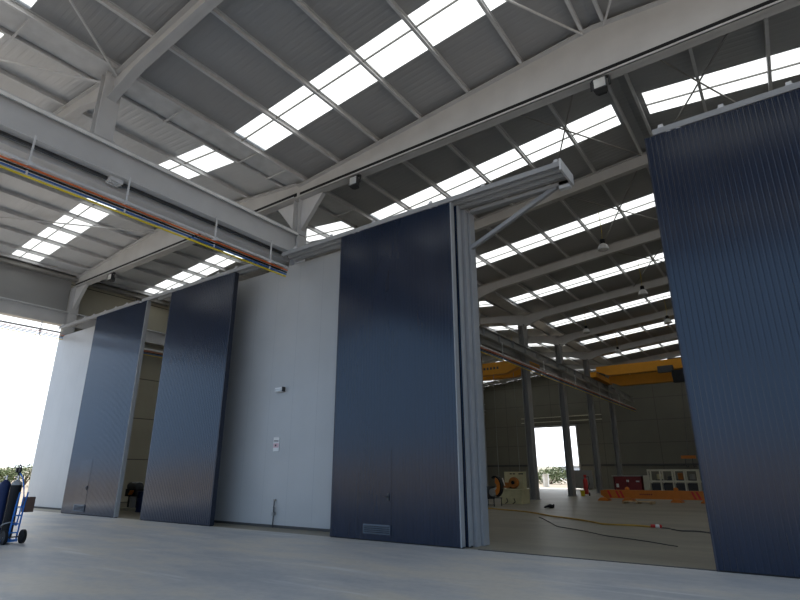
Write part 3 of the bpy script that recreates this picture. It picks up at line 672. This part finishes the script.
MB().loft([[(sx - .78, 27.05 + yy, 1.18 + zz) for yy, zz in ((0, dz), (.35, dz), (.35, dz + .2), (0, dz + .2))] for sx, dz in ((-13.6, 0), (-12.95, 0), (-12.82, -.06), (-12.72, -.2))]).build('guard', 'orange', t)
MB().loft([[(-12.75 + math.cos(a) * rr, yy, 1.0 + math.sin(a) * rr * 1.5) for rr, yy in ((.3, 27.05), (.3, 27.4), (.12, 27.4), (.12, 27.05))] for a in [math.radians(-80 + 20 * k) for k in range(9)]]).build('guard', 'orange', t)
MB().loft([[(-12.75 + math.cos(a) * rr, yy, 1.0 + math.sin(a) * rr * 1.5) for rr, yy in ((.36, 27.08), (.36, 27.38), (.3, 27.38), (.3, 27.08))] for a in [math.radians(-80 + 20 * k) for k in range(11)]]).build('belt', 'black', t)
for o_ in [t]: o_.location.x -= .35
# black heap of hose and red plug
t = thing('hose_coil', 'small black heap of coiled hose on the hall floor', 'hose', (-10.5, 27.8, 0))
for j in range(4):
    MB().tube([(-10.5 + (.24 - .04 * j) * math.cos(a) + .04 * j, 27.8 + .2 * math.sin(a), .035 + .035 * j + .02 * math.sin(3 * a)) for a in [2 * math.pi * k / 18 for k in range(18)]], .03, 6).build('loop', 'black', t)
t = thing('power_plug', 'red and white cable plug lying on the floor near the right blue door', 'plug', (-3.98, 19.6, 0))
MB().lathe((-4.1, 19.6, .06), [(.02, 0), (.05, .01), (.05, .12), (.03, .14)], 12, 'X').build('red_socket', 'red', t); MB().lathe((-3.95, 19.6, .06), [(.03, 0), (.055, .01), (.055, .1), (.02, .12)], 12, 'X').build('white_body', 'whitep', t); MB().lathe((-3.82, 19.6, .06), [(.05, 0), (.06, .03), (.02, .06)], 12, 'X').build('red_cap', 'red', t)
def wig(pts, z, n=10, a=.12, seed=0):
    r = random.Random(seed); out = []
    for (x0, y0), (x1, y1) in zip(pts[:-1], pts[1:]):
        for k in range(n):
            f = k / n; out.append((x0 + (x1 - x0) * f + r.uniform(-a, a) * .3, y0 + (y1 - y0) * f + math.sin(len(out) * .55) * a, z))
    out.append((pts[-1][0], pts[-1][1], z)); return out
tag(MB().tube(wig([(-13.0, 25.2), (-11.0, 24.6), (-8.4, 22.4), (-5.7, 19.9), (-4.12, 19.62)], .03), .03, 6).build('hose', 'hose'), 'ochre hose snaking across the hall floor to the red plug', 'hose')
tag(MB().tube(wig([(-3.78, 19.6), (-3.1, 19.0), (-2.2, 18.8), (-.5, 18.6)], .02, seed=3), .02, 6).build('cable', 'dark'), 'dark cable running from the red plug behind the right blue door', 'cable')
tag(MB().tube(wig([(-8.6, 21.6), (-6.6, 18.2), (-4.6, 16.4), (-2.6, 15.0)], .012, seed=4, a=.06), .012, 6).build('cable', 'dark'), 'thin dark cable curving across the hall floor before the ochre hose', 'cable')
# things seen in the left gap
t = thing('pump_unit', 'dark pump unit with orange parts in the gap between the left doors', 'machine', (-26.4, 15.6, 0))
px, py = -25.6, 14.6
MB().box(px - .9, px + .55, py - .3, py + .5, .0, .12).build('skid', 'ivory', t)
MB().box(px - .8, px + .1, py - .2, py + .4, .62, .95).build('tank', 'black', t)
MB().lathe((px - .75, py, 1.05), [(.05, 0), (.2, .02), (.2, .8), (.05, .85)], 16, 'X').build('motor', 'dark', t)
for k in range(3): MB().tube([(px - .45 + .12 * k, py - .22, .7), (px - .3 + .12 * k, py - .22, .88)], .03, 6).build('orange_lever', 'orange', t)
MB().bar((px - .75, py, .12), (px - .75, py, .65), .06, .06, up=(0, 1, 0)).bar((px, py, .12), (px, py, .65), .06, .06, up=(0, 1, 0)).build('legs', 'dark', t)
MB().lathe((px - .35, py + .1, .12), [(.02, 0), (.22, 0), (.26, .46), (.02, .5)], 16).build('pot', 'fascia', t)
MB().box(px - .5, px - .1, py - .1, py + .2, 1.18, 1.26).build('cover', 'whitep', t)
t = thing('drum', 'dark blue drum beside the pump unit in the left gap', 'drum', (-24.4, 14.2, 0))
MB().lathe((-24.45, 14.25, 0), [(.01, 0), (.29, 0), (.3, .02), (.28, .05), (.28, .28), (.3, .3), (.28, .32), (.28, .58), (.3, .6), (.28, .62), (.28, .86), (.3, .88), (.27, .88), (.01, .86)], 24).build('shell', 'blued', t, smooth=True)
MB().lathe((-24.35, 14.2, .86), [(.04, 0), (.04, .04), (.01, .04)], 10).build('bung', 'red', t)

# ------------------------------------------------------------------ gas cylinder trolley at the left edge
tx, ty = -16.38, 6.05
def gas(x, y, m, shoulder, label):
    t = thing('gas_cylinder', label, 'gas cylinder', (x, y, .1), 'gas cylinders on the trolley')
    MB().lathe((x, y, .1), [(.02, 0), (.112, .0), (.122, .03), (.122, 1.27), (.01, 1.27)], 24).build('body', m, t, smooth=True)
    MB().lathe((x, y, 1.37), [(.122, 0), (.12, .03), (.105, .07), (.06, .10), (.04, .13), (.01, .13)], 24).build('shoulder', shoulder, t, smooth=True)
    MB().lathe((x, y, 1.50), [(.025, 0), (.025, .1), (.01, .1)], 12).lathe((x, y - .06, 1.56), [(.018, 0), (.018, .06)], 10, 'Y').build('valve', 'chrome', t)
    return t
gas(tx, ty, 'black', 'fascia', 'black gas cylinder with pale shoulder on the blue trolley at the left edge')
gas(tx - .22, ty - .18, 'blued', 'blued', 'dark blue gas cylinder left of the black one, cut by the photo edge')
t = thing('pressure_regulator', 'black regulator with gauges on top of the black gas cylinder', 'regulator', (tx + .02, ty, 1.60))
MB().tube([(tx, ty, 1.60), (tx, ty, 1.71)], .03, 10).build('body', 'black', t)
for s in (-.09, .1): MB().lathe((tx + s, ty - .05, 1.74), [(.01, 0), (.06, 0), (.06, .04), (.01, .04)], 16, 'Y').build('gauge', 'black', t)
MB().tube([(tx - .1, ty, 1.67), (tx - .1, ty, 1.82), (tx - .02, ty, 1.87), (tx + .06, ty, 1.81), (tx + .06, ty, 1.67)], .016, 8).build('guard', 'black', t)
tag(MB().tube([(tx + .06, ty, 1.65), (tx + .22, ty + .02, 1.56), (tx + .34, ty + .05, 1.3), (tx + .36, ty + .08, 1.1), (tx + .26, ty + .1, .7), (tx + .2, ty + .1, .4)], .016, 8).build('gas_hose', 'bluep'), 'thin blue gas hose looping down beside the black cylinder', 'hose')
t = thing('cylinder_trolley', 'blue steel hand trolley carrying the gas cylinders at the left edge', 'trolley', (tx, ty, 0))
MB().box(tx - .45, tx + .25, ty - .35, ty + .18, .04, .1).build('foot_plate', 'bluep', t)
fr = MB()
for s, yy in ((.2, -.02), (.2, .16)):
    fr.tube([(tx + s, ty + yy, .08), (tx + s + .08, ty + yy, .9), (tx + s + .16, ty + yy, 1.2)], .02, 8)
fr.build('side_rail', 'bluep', t)
for z in (.25, .45, .65, .85): MB().tube([(tx + .2 + z * .09, ty - .02, z), (tx + .2 + z * .09, ty + .16, z)], .016, 8).build('rung', 'bluep', t)
for yy in (-.16, .24):
    wl = MB().lathe((tx + .34, ty + yy, .16), [(.07, -.03), (.16, -.035), (.165, 0), (.16, .035), (.07, .03)], 22, 'Y').build('tyre', 'black', t, smooth=True)
    MB().lathe((tx + .34, ty + yy, .16), [(.01, -.03), (.075, -.025), (.075, .025), (.01, .03)], 16, 'Y').build('hub', 'galv', wl)
MB().tube([(tx + .34, ty - .16, .16), (tx + .34, ty + .24, .16)], .015, 8).build('axle', 'dark', t)
MB().box(tx + .14, tx + .36, ty + .17, ty + .36, .72, 1.08).build('tool_box', mat('brown_box', (.09, .05, .035), .7), t)
st = [(tx + .15 * math.cos(a), ty + .15 * math.sin(a), .42 + .07 * math.cos(a)) for a in [2 * math.pi * k / 24 for k in range(25)]]
MB().tube(st, .016, 6).build('strap', 'fascia', t)

# ------------------------------------------------------------------ light, world, camera
sun = bpy.data.lights.new('sun', 'SUN'); sun.energy = 5.0; sun.angle = math.radians(.55); sun.color = (1, .96, .9)
so = bpy.data.objects.new('sun', sun); COL.objects.link(so)
el, az = math.radians(56), Vector((-.45, .85, 0)).normalized()
dv = Vector((az.x * math.cos(el), az.y * math.cos(el), math.sin(el)))
so.rotation_euler = dv.to_track_quat('Z', 'Y').to_euler(); so.location = dv * 60
wd = bpy.data.worlds.new('world'); SC.world = wd; wd.use_nodes = True
nt = wd.node_tree; n = nt.nodes; l = nt.links
# clear sky: deep blue away from the sun, washed out to white towards it
tc = n.new('ShaderNodeTexCoord'); dt = n.new('ShaderNodeVectorMath'); dt.operation = 'DOT_PRODUCT'
l.new(tc.outputs['Generated'], dt.inputs[0]); dt.inputs[1].default_value = dv
mr = n.new('ShaderNodeMapRange'); mr.interpolation_type = 'SMOOTHSTEP'
mr.inputs['From Min'].default_value = 0.0; mr.inputs['From Max'].default_value = .75
l.new(dt.outputs['Value'], mr.inputs['Value'])
sk = n.new('ShaderNodeMix'); sk.data_type = 'RGBA'
sk.inputs['A'].default_value = (.25, .375, .56, 1); sk.inputs['B'].default_value = (1.25, 1.3, 1.36, 1)
l.new(mr.outputs['Result'], sk.inputs['Factor'])
bg = n['Background']; bg.inputs['Strength'].default_value = 1.0
l.new(sk.outputs['Result'], bg.inputs['Color'])
cam = bpy.data.cameras.new('camera'); co = bpy.data.objects.new('camera', cam); COL.objects.link(co)
cam.sensor_width = 36; cam.lens = 530 / 800 * 36; cam.clip_end = 2000
co.location = (0, 0, 1.65); co.rotation_euler = (math.pi / 2 + math.atan2(173.5, 530), 0, math.radians(35.4))
SC.camera = co
SC.view_settings.view_transform = 'Standard'; SC.view_settings.look = 'None'; SC.view_settings.gamma = 1; SC.view_settings.exposure = 1.3
SC.view_settings.use_curve_mapping = False
